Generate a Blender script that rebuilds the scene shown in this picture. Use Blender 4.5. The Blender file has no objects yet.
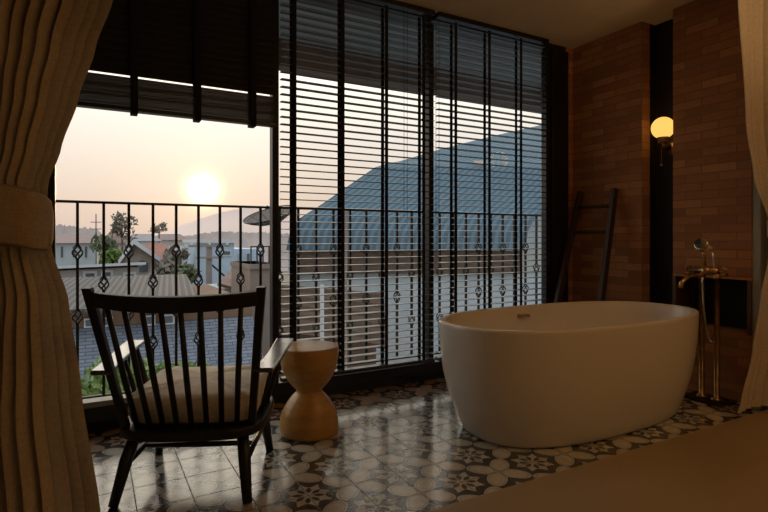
import bpy, math, random
from mathutils import Vector, Matrix
R = math.radians
rng = random.Random(7)
sc = bpy.context.scene
COL = sc.collection

# ------------------------------------------------------------------ camera model (1 unit = 1 m)
F, CX, HY = 526.0, 384.0, 239.5
YAW = R(28.95)
FW = Vector((math.sin(YAW), math.cos(YAW), 0)); RT = Vector((math.cos(YAW), -math.sin(YAW), 0))
EYE = Vector((0, 0, 1.0))

def ray(px, py):
    return FW + RT * ((px - CX) / F) + Vector((0, 0, (HY - py) / F))
def W(px, py, Y=None, X=None, Z=None, D=None):
    d = ray(px, py)
    t = D if D is not None else Y / d.y if Y is not None else X / d.x if X is not None else (Z - 1.0) / d.z
    return EYE + d * t

# ------------------------------------------------------------------ mesh builder
class MB:
    def __init__(s): s.v = []; s.f = []
    def add(s, vs, fs):
        b = len(s.v); s.v += [Vector(p) for p in vs]; s.f += [tuple(b + i for i in q) for q in fs]; return s
    def box(s, lo, hi, M=None):
        x0, y0, z0 = lo; x1, y1, z1 = hi
        vs = [Vector(p) for p in ((x0,y0,z0),(x1,y0,z0),(x1,y1,z0),(x0,y1,z0),(x0,y0,z1),(x1,y0,z1),(x1,y1,z1),(x0,y1,z1))]
        if M is not None: vs = [M @ p for p in vs]
        return s.add(vs, [(0,3,2,1),(4,5,6,7),(0,1,5,4),(1,2,6,5),(2,3,7,6),(3,0,4,7)])
    def prism(s, pts, off):
        """closed polygon pts (3-D) extruded by vector off"""
        n = len(pts); off = Vector(off)
        vs = [Vector(p) for p in pts] + [Vector(p) + off for p in pts]
        return s.add(vs, [tuple(range(n))[::-1], tuple(range(n, 2*n))] + [(i, (i+1) % n, n + (i+1) % n, n + i) for i in range(n)])
    def tube(s, pts, rad, n=10, caps=True, flat=1.0):
        pts = [Vector(p) for p in pts]; m = len(pts)
        rs = rad if isinstance(rad, (list, tuple)) else [rad] * m
        vs, fs = [], []
        up = None
        for i, p in enumerate(pts):
            t = (pts[min(i+1, m-1)] - pts[max(i-1, 0)]).normalized()
            if up is None:
                up = Vector((0,0,1)) if abs(t.z) < .9 else Vector((0,1,0))
            a = t.cross(up).normalized(); b = a.cross(t).normalized(); up = b
            for k in range(n):
                th = 2*math.pi*k/n
                vs.append(p + a*math.cos(th)*rs[i] + b*math.sin(th)*rs[i]*flat)
        for i in range(m-1):
            for k in range(n):
                fs.append((i*n+k, i*n+(k+1)%n, (i+1)*n+(k+1)%n, (i+1)*n+k))
        if caps: fs += [tuple(range(n))[::-1], tuple(range((m-1)*n, m*n))]
        return s.add(vs, fs)
    def bar(s, pts, wv, hv):
        """rectangular bar swept along pts, half-width vector wv, half-height vector hv (single or lists)"""
        m = len(pts); vs, fs = [], []
        for i, p in enumerate(pts):
            p = Vector(p); w = Vector(wv[i] if isinstance(wv, list) else wv); h = Vector(hv[i] if isinstance(hv, list) else hv)
            vs += [p-w-h, p+w-h, p+w+h, p-w+h]
        for i in range(m-1):
            for k in range(4): fs.append((i*4+k, i*4+(k+1)%4, i*4+4+(k+1)%4, i*4+4+k))
        fs += [(3,2,1,0), tuple(range(4*m-4, 4*m))]
        return s.add(vs, fs)
    def lathe(s, prof, c=(0,0,0), n=32, M=None, sq=1.0):
        c = Vector(c); vs, fs = [], []
        for r, z in prof:
            for k in range(n):
                th = 2*math.pi*k/n; p = Vector((r*math.cos(th), r*math.sin(th)*sq, z))
                vs.append((M @ p if M is not None else p) + c)
        m = len(prof)
        for i in range(m-1):
            for k in range(n): fs.append((i*n+k, i*n+(k+1)%n, (i+1)*n+(k+1)%n, (i+1)*n+k))
        fs += [tuple(range(n))[::-1], tuple(range((m-1)*n, m*n))]
        return s.add(vs, fs)
    def grid(s, fn, nu, nv, close_u=False):
        vs = [fn(i/(nu if close_u else nu-1), j/(nv-1)) for j in range(nv) for i in range(nu)]
        fs = []
        for j in range(nv-1):
            for i in range(nu if close_u else nu-1):
                a, b = j*nu+i, j*nu+(i+1) % nu
                fs.append((a, b, b+nu, a+nu))
        return s.add(vs, fs)
    def leaves(s, c, r, n, size, rnd, shell=.55):
        c = Vector(c)
        for _ in range(n):
            while True:
                d = Vector((rnd.uniform(-1,1), rnd.uniform(-1,1), rnd.uniform(-1,1)))
                if .05 < d.length <= 1: break
            d = d.normalized() * (shell + (1-shell)*rnd.random())
            p = c + Vector((d.x*r[0], d.y*r[1], d.z*r[2]))
            a = Vector((rnd.gauss(0,1), rnd.gauss(0,1), rnd.gauss(0,1))).normalized()
            b = a.orthogonal().normalized(); sz = size*rnd.uniform(.6,1.3)
            s.add([p-a*sz, p+b*sz*.42, p+a*sz, p-b*sz*.42], [(0,1,2,3)])
        return s
    def build(s, name, mat, parent=None, origin=None, smooth=False, bevel=0, subdiv=0, solid=0, seg=2):
        o0 = Vector(origin) if origin is not None else (Vector(parent['_o']) if parent is not None and '_o' in parent else Vector((0,0,0)))
        me = bpy.data.meshes.new(name)
        me.from_pydata([p - o0 for p in s.v], [], s.f)
        me.validate(); me.update()
        ob = bpy.data.objects.new(name, me); COL.objects.link(ob)
        if mat: me.materials.append(mat)
        if parent is not None: ob.parent = parent
        elif origin is not None: ob.location = o0
        if smooth:
            for p in me.polygons: p.use_smooth = True
        if solid:
            m = ob.modifiers.new('solid', 'SOLIDIFY'); m.thickness = solid; m.offset = 0
        if bevel:
            m = ob.modifiers.new('bevel', 'BEVEL'); m.width = bevel; m.segments = seg; m.limit_method = 'ANGLE'; m.angle_limit = R(35)
        if subdiv:
            m = ob.modifiers.new('sub', 'SUBSURF'); m.levels = subdiv; m.render_levels = subdiv
        return ob

def thing(name, label, cat, o=(0,0,0), group=None, rotz=0, local=False):
    """an Empty at the thing's base; children are given in world coordinates unless local"""
    e = bpy.data.objects.new(name, None); COL.objects.link(e)
    e.location = o; e.rotation_euler = (0,0,rotz); e.empty_display_size = .05
    e['_o'] = (0.0,0.0,0.0) if local else tuple(float(c) for c in o)
    tag(e, label, cat, group); return e
def tag(o, label, cat, group=None, kind=None):
    o['label'] = label; o['category'] = cat
    if group: o['group'] = group
    if kind: o['kind'] = kind
    return o
def struct(o): o['kind'] = 'structure'; return o

# ------------------------------------------------------------------ materials
class NT:
    def __init__(s, nt): s.nt = nt; s.l = nt.links
    def n(s, t, **kw):
        x = s.nt.nodes.new(t)
        for k, v in kw.items(): setattr(x, k, v)
        return x
    def put(s, sock, val):
        if hasattr(val, 'is_output'): s.l.new(val, sock)
        elif val is not None: sock.default_value = val
    def m(s, op, a, b=None, c=None, clamp=False):
        x = s.n('ShaderNodeMath', operation=op, use_clamp=clamp)
        s.put(x.inputs[0], a); s.put(x.inputs[1], b)
        if c is not None: s.put(x.inputs[2], c)
        return x.outputs[0]
    def mix(s, f, a, b, mode='MIX'):
        x = s.n('ShaderNodeMix', data_type='RGBA', blend_type=mode)
        s.put(x.inputs[0], f); s.put(x.inputs[6], a); s.put(x.inputs[7], b)
        return x.outputs[2]
    def step(s, v, lo, hi):
        x = s.n('ShaderNodeMapRange', interpolation_type='SMOOTHSTEP')
        s.put(x.inputs[0], v); s.put(x.inputs[1], lo); s.put(x.inputs[2], hi); s.put(x.inputs[3], 0.); s.put(x.inputs[4], 1.)
        return x.outputs[0]
    def ramp(s, v, stops):
        x = s.n('ShaderNodeValToRGB'); e = x.color_ramp.elements
        while len(e) < len(stops): e.new(.5)
        for q, (p, c) in zip(e, stops): q.position = p; q.color = (*c, 1)
        s.put(x.inputs[0], v); return x.outputs[0]
    def noise(s, vec, scale, detail=3, rough=.55):
        x = s.n('ShaderNodeTexNoise'); s.put(x.inputs['Vector'], vec); x.inputs['Scale'].default_value = scale
        x.inputs['Detail'].default_value = detail; x.inputs['Roughness'].default_value = rough
        return x.outputs[0]
    def pos(s): return s.n('ShaderNodeNewGeometry').outputs['Position']
    def objco(s): return s.n('ShaderNodeTexCoord').outputs['Object']
    def scalev(s, v, k):
        x = s.n('ShaderNodeMapping'); s.put(x.inputs[0], v); x.inputs['Scale'].default_value = k; return x.outputs[0]
    def sep(s, v):
        x = s.n('ShaderNodeSeparateXYZ'); s.put(x.inputs[0], v); return x.outputs
    def comb(s, a, b, c=0.):
        x = s.n('ShaderNodeCombineXYZ'); s.put(x.inputs[0], a); s.put(x.inputs[1], b); s.put(x.inputs[2], c); return x.outputs[0]

def c4(c): return (*c, 1)
def newmat(name):
    m = bpy.data.materials.new(name); m.use_nodes = True
    t = NT(m.node_tree); b = m.node_tree.nodes['Principled BSDF']
    return m, t, b
def plain(name, col, rough=.6, var=.12, scale=8, metal=0, stretch=(1,1,1), bump=0, bscale=60, spec=.5):
    m, t, b = newmat(name)
    v = t.scalev(t.objco(), stretch)
    f = t.noise(v, scale, 4)
    lo = tuple(max(0, c*(1-var)) for c in col); hi = tuple(min(1, c*(1+var)) for c in col)
    t.put(b.inputs['Base Color'], t.ramp(f, [(.3, lo), (.7, hi)]))
    b.inputs['Roughness'].default_value = rough; b.inputs['Metallic'].default_value = metal
    b.inputs['Specular IOR Level'].default_value = spec
    if bump:
        bn = t.n('ShaderNodeBump'); bn.inputs['Strength'].default_value = bump; bn.inputs['Distance'].default_value = .002
        t.put(bn.inputs['Height'], t.noise(v, bscale, 3)); t.put(b.inputs['Normal'], bn.outputs[0])
    return m

def brick_mat():
    m, t, b = newmat('brick')
    x, y, z = t.sep(t.pos())
    v = t.comb(t.m('ADD', x, y), z)
    bt = t.n('ShaderNodeTexBrick'); t.put(bt.inputs['Vector'], v)
    for k, val in (('Scale', 1), ('Brick Width', .215), ('Row Height', .055), ('Mortar Size', .0035), ('Mortar Smooth', .3), ('Bias', 0)):
        bt.inputs[k].default_value = val
    bt.inputs['Color1'].default_value = (0,0,0,1); bt.inputs['Color2'].default_value = (1,1,1,1); bt.inputs['Mortar'].default_value = (.5,.5,.5,1)
    f = t.n('ShaderNodeSeparateColor'); t.put(f.inputs[0], bt.outputs['Color'])
    bc = t.ramp(f.outputs[0], [(0, (.36,.15,.060)), (.45, (.47,.205,.08)), (.8, (.56,.26,.10)), (1, (.66,.33,.135))])
    bc = t.mix(t.m('MULTIPLY', t.noise(t.pos(), 22, 4), .55), bc, (.25,.115,.055,1))
    t.put(b.inputs['Base Color'], t.mix(bt.outputs['Fac'], bc, (.25,.145,.085,1)))
    b.inputs['Roughness'].default_value = .8
    bn = t.n('ShaderNodeBump'); bn.inputs['Strength'].default_value = .6; bn.inputs['Distance'].default_value = .006
    h = t.m('ADD', t.m('SUBTRACT', 1., bt.outputs['Fac']), t.m('MULTIPLY', t.noise(t.pos(), 60, 3), .35))
    t.put(bn.inputs['Height'], h); t.put(b.inputs['Normal'], bn.outputs[0])
    return m

def tile_mat():
    m, t, b = newmat('patterned_tile')
    x, y, z = t.sep(t.pos())
    P = .198; L = P*math.sqrt(2)
    x0, y0 = 1.132, 2.14      # a node where four ovals meet
    dx = t.m('SUBTRACT', x, x0); dy = t.m('SUBTRACT', y, y0)
    k = 1/(math.sqrt(2)*L)
    u = t.m('MULTIPLY', t.m('ADD', dx, dy), k); v = t.m('MULTIPLY', t.m('SUBTRACT', dx, dy), k)
    def cent(a, mul=1.0):   # signed distance to nearest integer of a*mul, in units of a
        q = t.m('MULTIPLY', a, mul)
        return t.m('DIVIDE', t.m('SUBTRACT', q, t.m('ROUND', q)), mul)
    def oval(a, c):         # chain along c where a is near an integer
        da = cent(a); dc = t.m('SUBTRACT', t.m('FRACT', t.m('MULTIPLY', c, 2.)), .5)
        return t.m('ADD', t.m('POWER', t.m('ABSOLUTE', t.m('DIVIDE', da, .153)), 2.), t.m('POWER', t.m('ABSOLUTE', t.m('DIVIDE', dc, .49)), 2.))
    e = t.m('MINIMUM', oval(u, v), oval(v, u))
    inside = t.m('SUBTRACT', 1., t.step(e, .93, 1.03))
    ring = t.m('MULTIPLY', t.step(e, .52, .60), t.m('SUBTRACT', 1., t.step(e, .68, .78)))
    su = t.m('SUBTRACT', t.m('FRACT', u), .5); sv = t.m('SUBTRACT', t.m('FRACT', v), .5)
    r = t.m('SQRT', t.m('ADD', t.m('MULTIPLY', su, su), t.m('MULTIPLY', sv, sv)))
    th = t.m('ARCTAN2', sv, su)
    s4 = t.m('ABSOLUTE', t.m('SINE', t.m('MULTIPLY', th, 4.)))          # zero on eight arms
    w = t.m('MULTIPLY', s4, t.m('MULTIPLY', r, .25))                    # ~distance from arm
    tip = t.m('MULTIPLY', t.m('ABSOLUTE', t.m('SUBTRACT', r, .235)), .5)
    armw = t.m('MAXIMUM', t.m('SUBTRACT', .060, tip), .016)
    arm = t.m('MULTIPLY', t.m('SUBTRACT', 1., t.step(t.m('SUBTRACT', w, armw), -.004, .006)), t.m('SUBTRACT', 1., t.step(r, .325, .34)))
    arm = t.m('MAXIMUM', arm, t.m('SUBTRACT', 1., t.step(r, .05, .06)))
    arm = t.m('MULTIPLY', arm, t.m('SUBTRACT', 1., inside))
    nz = t.noise(t.pos(), 35, 4)
    pale = t.ramp(nz, [(.3, (.50,.47,.40)), (.7, (.62,.59,.51))])
    terra = t.ramp(nz, [(.3, (.42,.25,.16)), (.7, (.52,.32,.21))])
    pale = t.mix(t.step(y, 2.83, 2.835), pale, terra)
    dark = t.ramp(nz, [(.3, (.045,.047,.045)), (.7, (.075,.077,.072))])
    col = t.mix(arm, dark, t.mix(.35, pale, dark))
    col = t.mix(arm, dark, pale)
    col = t.mix(inside, col, pale)
    col = t.mix(t.m('MULTIPLY', ring, t.m('MULTIPLY', inside, .55)), col, (.27,.26,.23,1))
    gx = t.m('ABSOLUTE', cent(t.m('DIVIDE', dx, P))); gy = t.m('ABSOLUTE', cent(t.m('DIVIDE', dy, P)))
    g = t.m('SUBTRACT', 1., t.step(t.m('MINIMUM', gx, gy), .006, .014))
    col = t.mix(g, col, (.045,.042,.036,1))
    t.put(b.inputs['Base Color'], col)
    t.put(b.inputs['Roughness'], t.m('ADD', t.m('MULTIPLY', nz, .10), t.m('ADD', .12, t.m('MULTIPLY', g, .5))))
    b.inputs['IOR'].default_value = 1.8
    bn = t.n('ShaderNodeBump'); bn.inputs['Strength'].default_value = .35; bn.inputs['Distance'].default_value = .002
    h = t.m('ADD', t.m('SUBTRACT', 1., g), t.m('MULTIPLY', t.noise(t.pos(), 5, 2), .6))
    t.put(bn.inputs['Height'], h); t.put(b.inputs['Normal'], bn.outputs[0])
    return m

def fabric(name, col, trans=.25, scale=900):
    m, t, b = newmat(name)
    v = t.objco()
    wv = t.noise(t.scalev(v, (1,1,.25)), scale*.25, 2); wh = t.noise(t.scalev(v, (.2,.2,1)), scale*.25, 2)
    f = t.m('MULTIPLY', t.m('ADD', wv, wh), .5)
    base = t.ramp(f, [(.35, tuple(c*.86 for c in col)), (.65, tuple(min(1, c*1.12) for c in col))])
    t.put(b.inputs['Base Color'], base); b.inputs['Roughness'].default_value = .9
    b.inputs['Specular IOR Level'].default_value = .15
    b.inputs['Sheen Weight'].default_value = .15
    tr = t.n('ShaderNodeBsdfTranslucent'); t.put(tr.inputs[0], base)
    mx = t.n('ShaderNodeMixShader'); mx.inputs[0].default_value = trans
    t.l.new(b.outputs[0], mx.inputs[1]); t.l.new(tr.outputs[0], mx.inputs[2])
    t.l.new(mx.outputs[0], m.node_tree.nodes['Material Output'].inputs[0])
    return m

def tiled_roof(name, c1, c2, joint, bw, bh, mort=.012):
    """courses of tiles along the object's local x (width) and z (up the slope)"""
    m, t, b = newmat(name)
    x, y, z = t.sep(t.pos())
    v = t.comb(x, t.m('MULTIPLY', z, 1.4))
    bt = t.n('ShaderNodeTexBrick'); t.put(bt.inputs['Vector'], v)
    for k, val in (('Scale', 1), ('Brick Width', bw), ('Row Height', bh), ('Mortar Size', mort), ('Mortar Smooth', .2)): bt.inputs[k].default_value = val
    bt.inputs['Color1'].default_value = c4(c1); bt.inputs['Color2'].default_value = c4(c2); bt.inputs['Mortar'].default_value = c4(joint)
    t.put(b.inputs['Base Color'], bt.outputs['Color']); b.inputs['Roughness'].default_value = .7; b.inputs['Specular IOR Level'].default_value = .2
    return m

def seamed(name, c1, c2, direction, pitch, rough=.5):
    """sheet roof with seams: bands across a world direction"""
    m, t, b = newmat(name)
    d = t.n('ShaderNodeVectorMath', operation='DOT_PRODUCT'); t.put(d.inputs[0], t.pos()); d.inputs[1].default_value = direction
    s = t.m('FRACT', t.m('DIVIDE', d.outputs['Value'], pitch))
    f = t.step(t.m('ABSOLUTE', t.m('SUBTRACT', s, .5)), .16, .34)
    n = t.m('MULTIPLY', t.noise(t.pos(), 1.2, 3), .35)
    col = t.mix(f, c4(c1), c4(c2)); col = t.mix(n, col, c4(tuple(.6*c for c in c1)))
    t.put(b.inputs['Base Color'], col); b.inputs['Roughness'].default_value = rough; b.inputs['Specular IOR Level'].default_value = .12
    bn = t.n('ShaderNodeBump'); bn.inputs['Strength'].default_value = .5; bn.inputs['Distance'].default_value = .03
    t.put(bn.inputs['Height'], f); t.put(b.inputs['Normal'], bn.outputs[0])
    return m

M = {}
M['brick'] = brick_mat(); M['tile'] = tile_mat()
M['plaster'] = plain('ceiling_plaster', (.74,.62,.46), .85, .05, 3)
M['wall'] = plain('wall_plaster', (.42,.42,.36), .85, .05, 3)
M['woodfloor'] = plain('smooth_floor', (.36,.27,.17), .42, .08, 1.6, stretch=(1,1,1), bump=.05, bscale=9)
M['frame'] = plain('black_metal', (.010,.009,.008), .4, .2, 20)
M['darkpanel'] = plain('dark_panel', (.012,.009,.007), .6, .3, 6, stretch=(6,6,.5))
M['slat'] = plain('dark_wood_slat', (.014,.0105,.008), .30, .35, 14, stretch=(.4,6,6), spec=.9)
M['stackslat'] = plain('backlit_slat', (.11,.085,.05), .5, .5, 10, stretch=(.5,6,40))  # slat wood lightened and streaked: backlight painted into the colour
M['tape'] = plain('black_tape', (.008,.007,.006), .85, .2, 90)
M['iron'] = plain('painted_iron', (.014,.012,.011), .5, .3, 30)
M['tub'] = plain('white_acrylic', (.80,.74,.66), .18, .015, 2)
M['tubdark'] = plain('dark_bronze', (.05,.035,.02), .35, .2, 20, metal=.8)
M['brass'] = plain('aged_brass', (.50,.32,.14), .28, .25, 18, metal=1)
M['chrome'] = plain('nickel', (.75,.68,.55), .15, .05, 10, metal=1)
M['porcelain'] = plain('cream_porcelain', (.75,.68,.56), .25, .03, 10)
M['chairwood'] = plain('black_stained_wood', (.012,.0095,.0075), .38, .35, 10, stretch=(3,3,1), bump=.1)
M['armwood'] = plain('black_wood_arm_sky_sheen', (.05,.048,.04), .2, .3, 10, stretch=(8,1,8), spec=1.0)  # black wood lightened so the sky's sheen is in the colour
for _n in M['armwood'].node_tree.nodes:
    if _n.type == 'BSDF_PRINCIPLED': _n.inputs['Coat Weight'].default_value = .8; _n.inputs['Coat Roughness'].default_value = .12
M['stool'] = plain('honey_wood', (.54,.30,.085), .30, .22, 5, stretch=(1,1,5), bump=.08)
M['ladder'] = plain('dark_walnut', (.050,.026,.014), .5, .35, 8, stretch=(6,6,.6))
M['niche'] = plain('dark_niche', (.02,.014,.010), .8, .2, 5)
M['nicheframe'] = plain('reddish_brown_wood', (.13,.06,.028), .5, .25, 10, stretch=(6,6,1))
M['drape'] = fabric('brown_linen', (.48,.38,.25), .12)
M['sheer'] = fabric('beige_linen', (.70,.60,.47), .22)
M['cushion'] = fabric('oatmeal_linen', (.88,.79,.67), .04, 700)
M['concrete'] = plain('concrete', (.34,.30,.26), .85, .15, 3)
M['beam'] = plain('brown_beam', (.20,.15,.12), .8, .15, 3)
M['soffit'] = plain('soffit_paint', (.30,.38,.42), .7, .06, 3)

# globe: glowing opal glass
gm, gt, gb = newmat('opal_glass_lit')
gb.inputs['Base Color'].default_value = (.9,.75,.45,1); gb.inputs['Roughness'].default_value = .3
gb.inputs['Emission Color'].default_value = (1.0,.56,.125,1); gb.inputs['Emission Strength'].default_value = 1.12
M['globe'] = gm
# window glass: a thin clear pane with its surface reflection
pm = bpy.data.materials.new('window_glass'); pm.use_nodes = True
pt = NT(pm.node_tree); pm.node_tree.nodes.remove(pm.node_tree.nodes['Principled BSDF'])
geo = pt.n('ShaderNodeNewGeometry'); dn = pt.n('ShaderNodeVectorMath', operation='DOT_PRODUCT')
pt.l.new(geo.outputs['Normal'], dn.inputs[0]); pt.l.new(geo.outputs['Incoming'], dn.inputs[1])
fres = pt.m('ADD', .03, pt.m('MULTIPLY', pt.m('POWER', pt.m('SUBTRACT', 1., pt.m('ABSOLUTE', dn.outputs['Value'])), 5.), .9))
tb = pt.n('ShaderNodeBsdfTransparent'); tb.inputs[0].default_value = (.985,.99,.99,1)
gl = pt.n('ShaderNodeBsdfGlossy'); gl.inputs['Roughness'].default_value = .02
mx = pt.n('ShaderNodeMixShader'); pt.l.new(fres, mx.inputs[0]); pt.l.new(tb.outputs[0], mx.inputs[1]); pt.l.new(gl.outputs[0], mx.inputs[2])
pt.l.new(mx.outputs[0], pm.node_tree.nodes['Material Output'].inputs[0])
M['glass'] = pm

CEIL = 2.58
RW = 3.48                       # brick wall plane
# ------------------------------------------------------------------ room shell
def sbox(name, lo, hi, mat, bevel=0):
    c = ((lo[0]+hi[0])/2, (lo[1]+hi[1])/2, lo[2])
    return struct(MB().box(lo, hi).build(name, M[mat] if isinstance(mat, str) else mat, origin=c, bevel=bevel))
sbox('floor', (-1.3, 1.60, -.12), (4.42, 3.2, 0), 'tile')
sbox('floor_bedroom', (-2.2, -3.0, -.12), (4.3, 1.60, .012), 'woodfloor', .003)
sbox('ceiling', (-2.2, -3.0, CEIL), (4.3, 3.2, CEIL+.15), 'plaster')
sbox('wall_right', (RW, 2.43, 0), (3.57, 3.2, CEIL), 'brick')
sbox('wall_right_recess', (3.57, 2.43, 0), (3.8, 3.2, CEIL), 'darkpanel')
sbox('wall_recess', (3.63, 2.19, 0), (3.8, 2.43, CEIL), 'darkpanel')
NZ0, NZ1 = .42, .752
sbox('wall_right_lower', (RW, 1.705, 0), (3.8, 2.197, NZ0), 'brick')
sbox('wall_right_upper', (RW, 1.705, NZ1), (3.8, 2.197, CEIL), 'brick')
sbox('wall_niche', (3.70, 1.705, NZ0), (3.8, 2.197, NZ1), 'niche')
nf = struct(MB().box((RW-.006, 2.175, NZ0), (3.70, 2.197, NZ1)).box((RW-.006, 1.705, NZ0), (3.70, 1.727, NZ1))
            .build('trim_1', M['nicheframe'], origin=(RW, 1.95, NZ0)))
sbox('wall_right_plaster', (3.487, 1.66, 0), (4.3, 1.704, CEIL), 'wall')
sbox('wall_right_bedroom', (4.3, -3.0, 0), (4.42, 1.704, CEIL), 'wall')
sbox('wall_back', (-2.2, -3.12, 0), (4.3, -3.0, CEIL), 'wall')
sbox('wall_left_bedroom', (-2.32, -3.0, 0), (-2.2, 1.60, CEIL), 'wall')
sbox('wall_left_return', (-2.2, 1.60, 0), (-1.3, 1.72, CEIL), 'wall')
sbox('wall_left', (-1.42, 1.72, 0), (-1.3, 3.2, CEIL), 'wall')
sbox('wall_window', (-1.3, 3.06, 0), (-.25, 3.2, CEIL), 'wall')
sbox('wall_window_corner', (3.40, 3.06, 0), (RW, 3.2, CEIL), 'brick')

# window frame (black metal, floor to ceiling)
def PX(px, Y): return W(px, 240, Y=Y).x
WY0, WY1 = 3.085, 3.145
win = struct(bpy.data.objects.new('window_1', None)); COL.objects.link(win); win.location = (1.6, 3.12, 0); win['_o'] = (1.6, 3.12, 0.0)
MB().box((-.25, 3.118, 0), (3.40, 3.2, .06)).box((-.25, 3.075, .06), (3.40, 3.2, .135)).build('sill', M['frame'], win, bevel=.004)
MB().box((-.165, 3.085, .135), (.93, 3.17, .165)).build('track', plain('aluminium_track', (.30,.29,.26), .4, .1, 20), win, bevel=.003)
MB().box((-.25, 3.06, CEIL-.04), (3.40, 3.2, CEIL)).build('head', M['frame'], win)
MB().box((-.25, WY0, .135), (-.165, WY1, CEIL-.05)).build('jamb', M['frame'], win, bevel=.003)
jx = PX(543.5, 3.06)
MB().box((jx, 3.03, .135), (3.40, 3.085, CEIL-.05)).box((jx+.05, 3.015, .135), (jx+.09, 3.03, CEIL-.05)).build('jamb', M['frame'], win, bevel=.003)
m1 = PX(274.5, 3.11); m2 = PX(429.5, 3.11)
for mxx in (m1, m2):
    MB().box((mxx-.020, WY0, .135), (mxx+.020, WY1, CEIL-.05)).build('mullion', M['frame'], win, bevel=.003)
for a, b_ in ((m1+.03, m2-.03), (m2+.03, 3.40)):
    MB().box((a, 3.135, .135), (b_, 3.141, CEIL-.05)).build('glass_pane', M['glass'], win)
# ------------------------------------------------------------------ venetian blinds
BY = 3.022
def slat(mb, x0, x1, z, w=.050, th=.003, tilt=0.0, y=BY):
    c, s = math.cos(tilt), math.sin(tilt)
    def q(a, b): return (y + a*c - b*s, z + a*s + b*c)
    pr = [(-w/2, -th/2), (-w/4, th/2*.2), (0, th*.35), (w/4, th/2*.2), (w/2, -th/2), (w/2, th/2), (w/4, th*1.2), (0, th*1.35), (-w/4, th*1.2), (-w/2, th/2)]
    pts = [q(a, b) for a, b in pr]
    mb.prism([(x0, p[0], p[1]) for p in pts], (x1-x0, 0, 0))
def tape(mb, x, z0, z1, pitch=None, w=.024):
    for yy in (BY-.0275, BY+.0265):
        mb.box((x-w/2, yy-.0006, z0), (x+w/2, yy+.0006, z1))
    if pitch:
        z = z0
        while z < z1:
            mb.box((x-.0015, BY-.027, z-.006), (x+.0015, BY+.026, z-.0045)); z += pitch
PITCH = .0445
def lowered_blind(name, label, x0, x1, tapes, cordx, group):
    b = thing(name, label, 'blind', ((x0+x1)/2, BY, .16), group)
    mb = MB(); z = .215
    while z < CEIL-.07:
        slat(mb, x0, x1, z, tilt=R(rng.uniform(-1.2, 1.2)) + R(2.2)); z += PITCH
    mb.build('slats', M['slat'], b)
    MB().box((x0, BY-.028, .158), (x1, BY+.028, .182)).build('bottom_rail', M['slat'], b, bevel=.004)
    MB().box((x0, BY-.026, CEIL-.035), (x1, BY+.03, CEIL-.002)).build('headrail', M['frame'], b, bevel=.003)
    for tx in tapes:
        t = MB(); tape(t, tx, .182, CEIL-.05, PITCH); t.build('ladder_tape', M['tape'], b)
    cm = MB()
    for dx in (0, .025): cm.tube([(cordx+dx, BY-.04, CEIL-.05), (cordx+dx, BY-.04, 1.15)], .0016, 6)
    cm.build('lift_cord', M['tape'], b)
    return b
gB = 'dark wooden venetian blinds on the window'
lowered_blind('venetian_blind', 'lowered dark venetian blind in the middle of the window, behind the wooden stool',
              m1+.012, m2-.030, [PX(p, BY) for p in (293, 341, 384.5, 421.5)], PX(404, BY-.04), gB)
lowered_blind('venetian_blind', 'lowered dark venetian blind directly behind the white bathtub, next to the brick wall',
              m2+.004, jx-.004, [PX(p, BY) for p in (453.5, 487, 518.5)], PX(436, BY-.04), gB)
# the raised one over the open section
x0, x1 = -.20, m1-.028
b = thing('venetian_blind', 'raised dark venetian blind, its slats gathered high above the balcony view', 'blind', ((x0+x1)/2, BY, 1.66), gB)
mb = MB(); z = 1.872
while z < CEIL-.06:
    slat(mb, x0, x1, z, tilt=R(80)); z += .040
mb.build('slats', M['darkpanel'], b)
mb = MB(); z = 1.688
while z < 1.838:
    slat(mb, x0, x1, z, th=.0018, tilt=R(rng.uniform(-2.2, 2.2)), y=BY+rng.uniform(-.002,.002)); z += rng.choice((.0044,.0056,.0078))
mb.build('gathered_slats', M['stackslat'], b)
MB().box((x0, BY-.028, 1.662), (x1, BY+.028, 1.682)).build('bottom_rail', M['slat'], b, bevel=.004)
MB().box((x0, BY-.026, CEIL-.035), (x1, BY+.03, CEIL-.002)).build('headrail', M['frame'], b, bevel=.003)
for px in (134, 197, 252):
    t = MB(); X = PX(px, BY); 
    for yy in (BY-.034, BY+.033): t.box((X-.017, yy-.001, 1.655), (X+.017, yy+.001, CEIL-.05))
    t.box((X-.017, BY-.034, 1.648), (X+.017, BY+.033, 1.656))
    t.build('ladder_tape', M['tape'], b)

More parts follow.
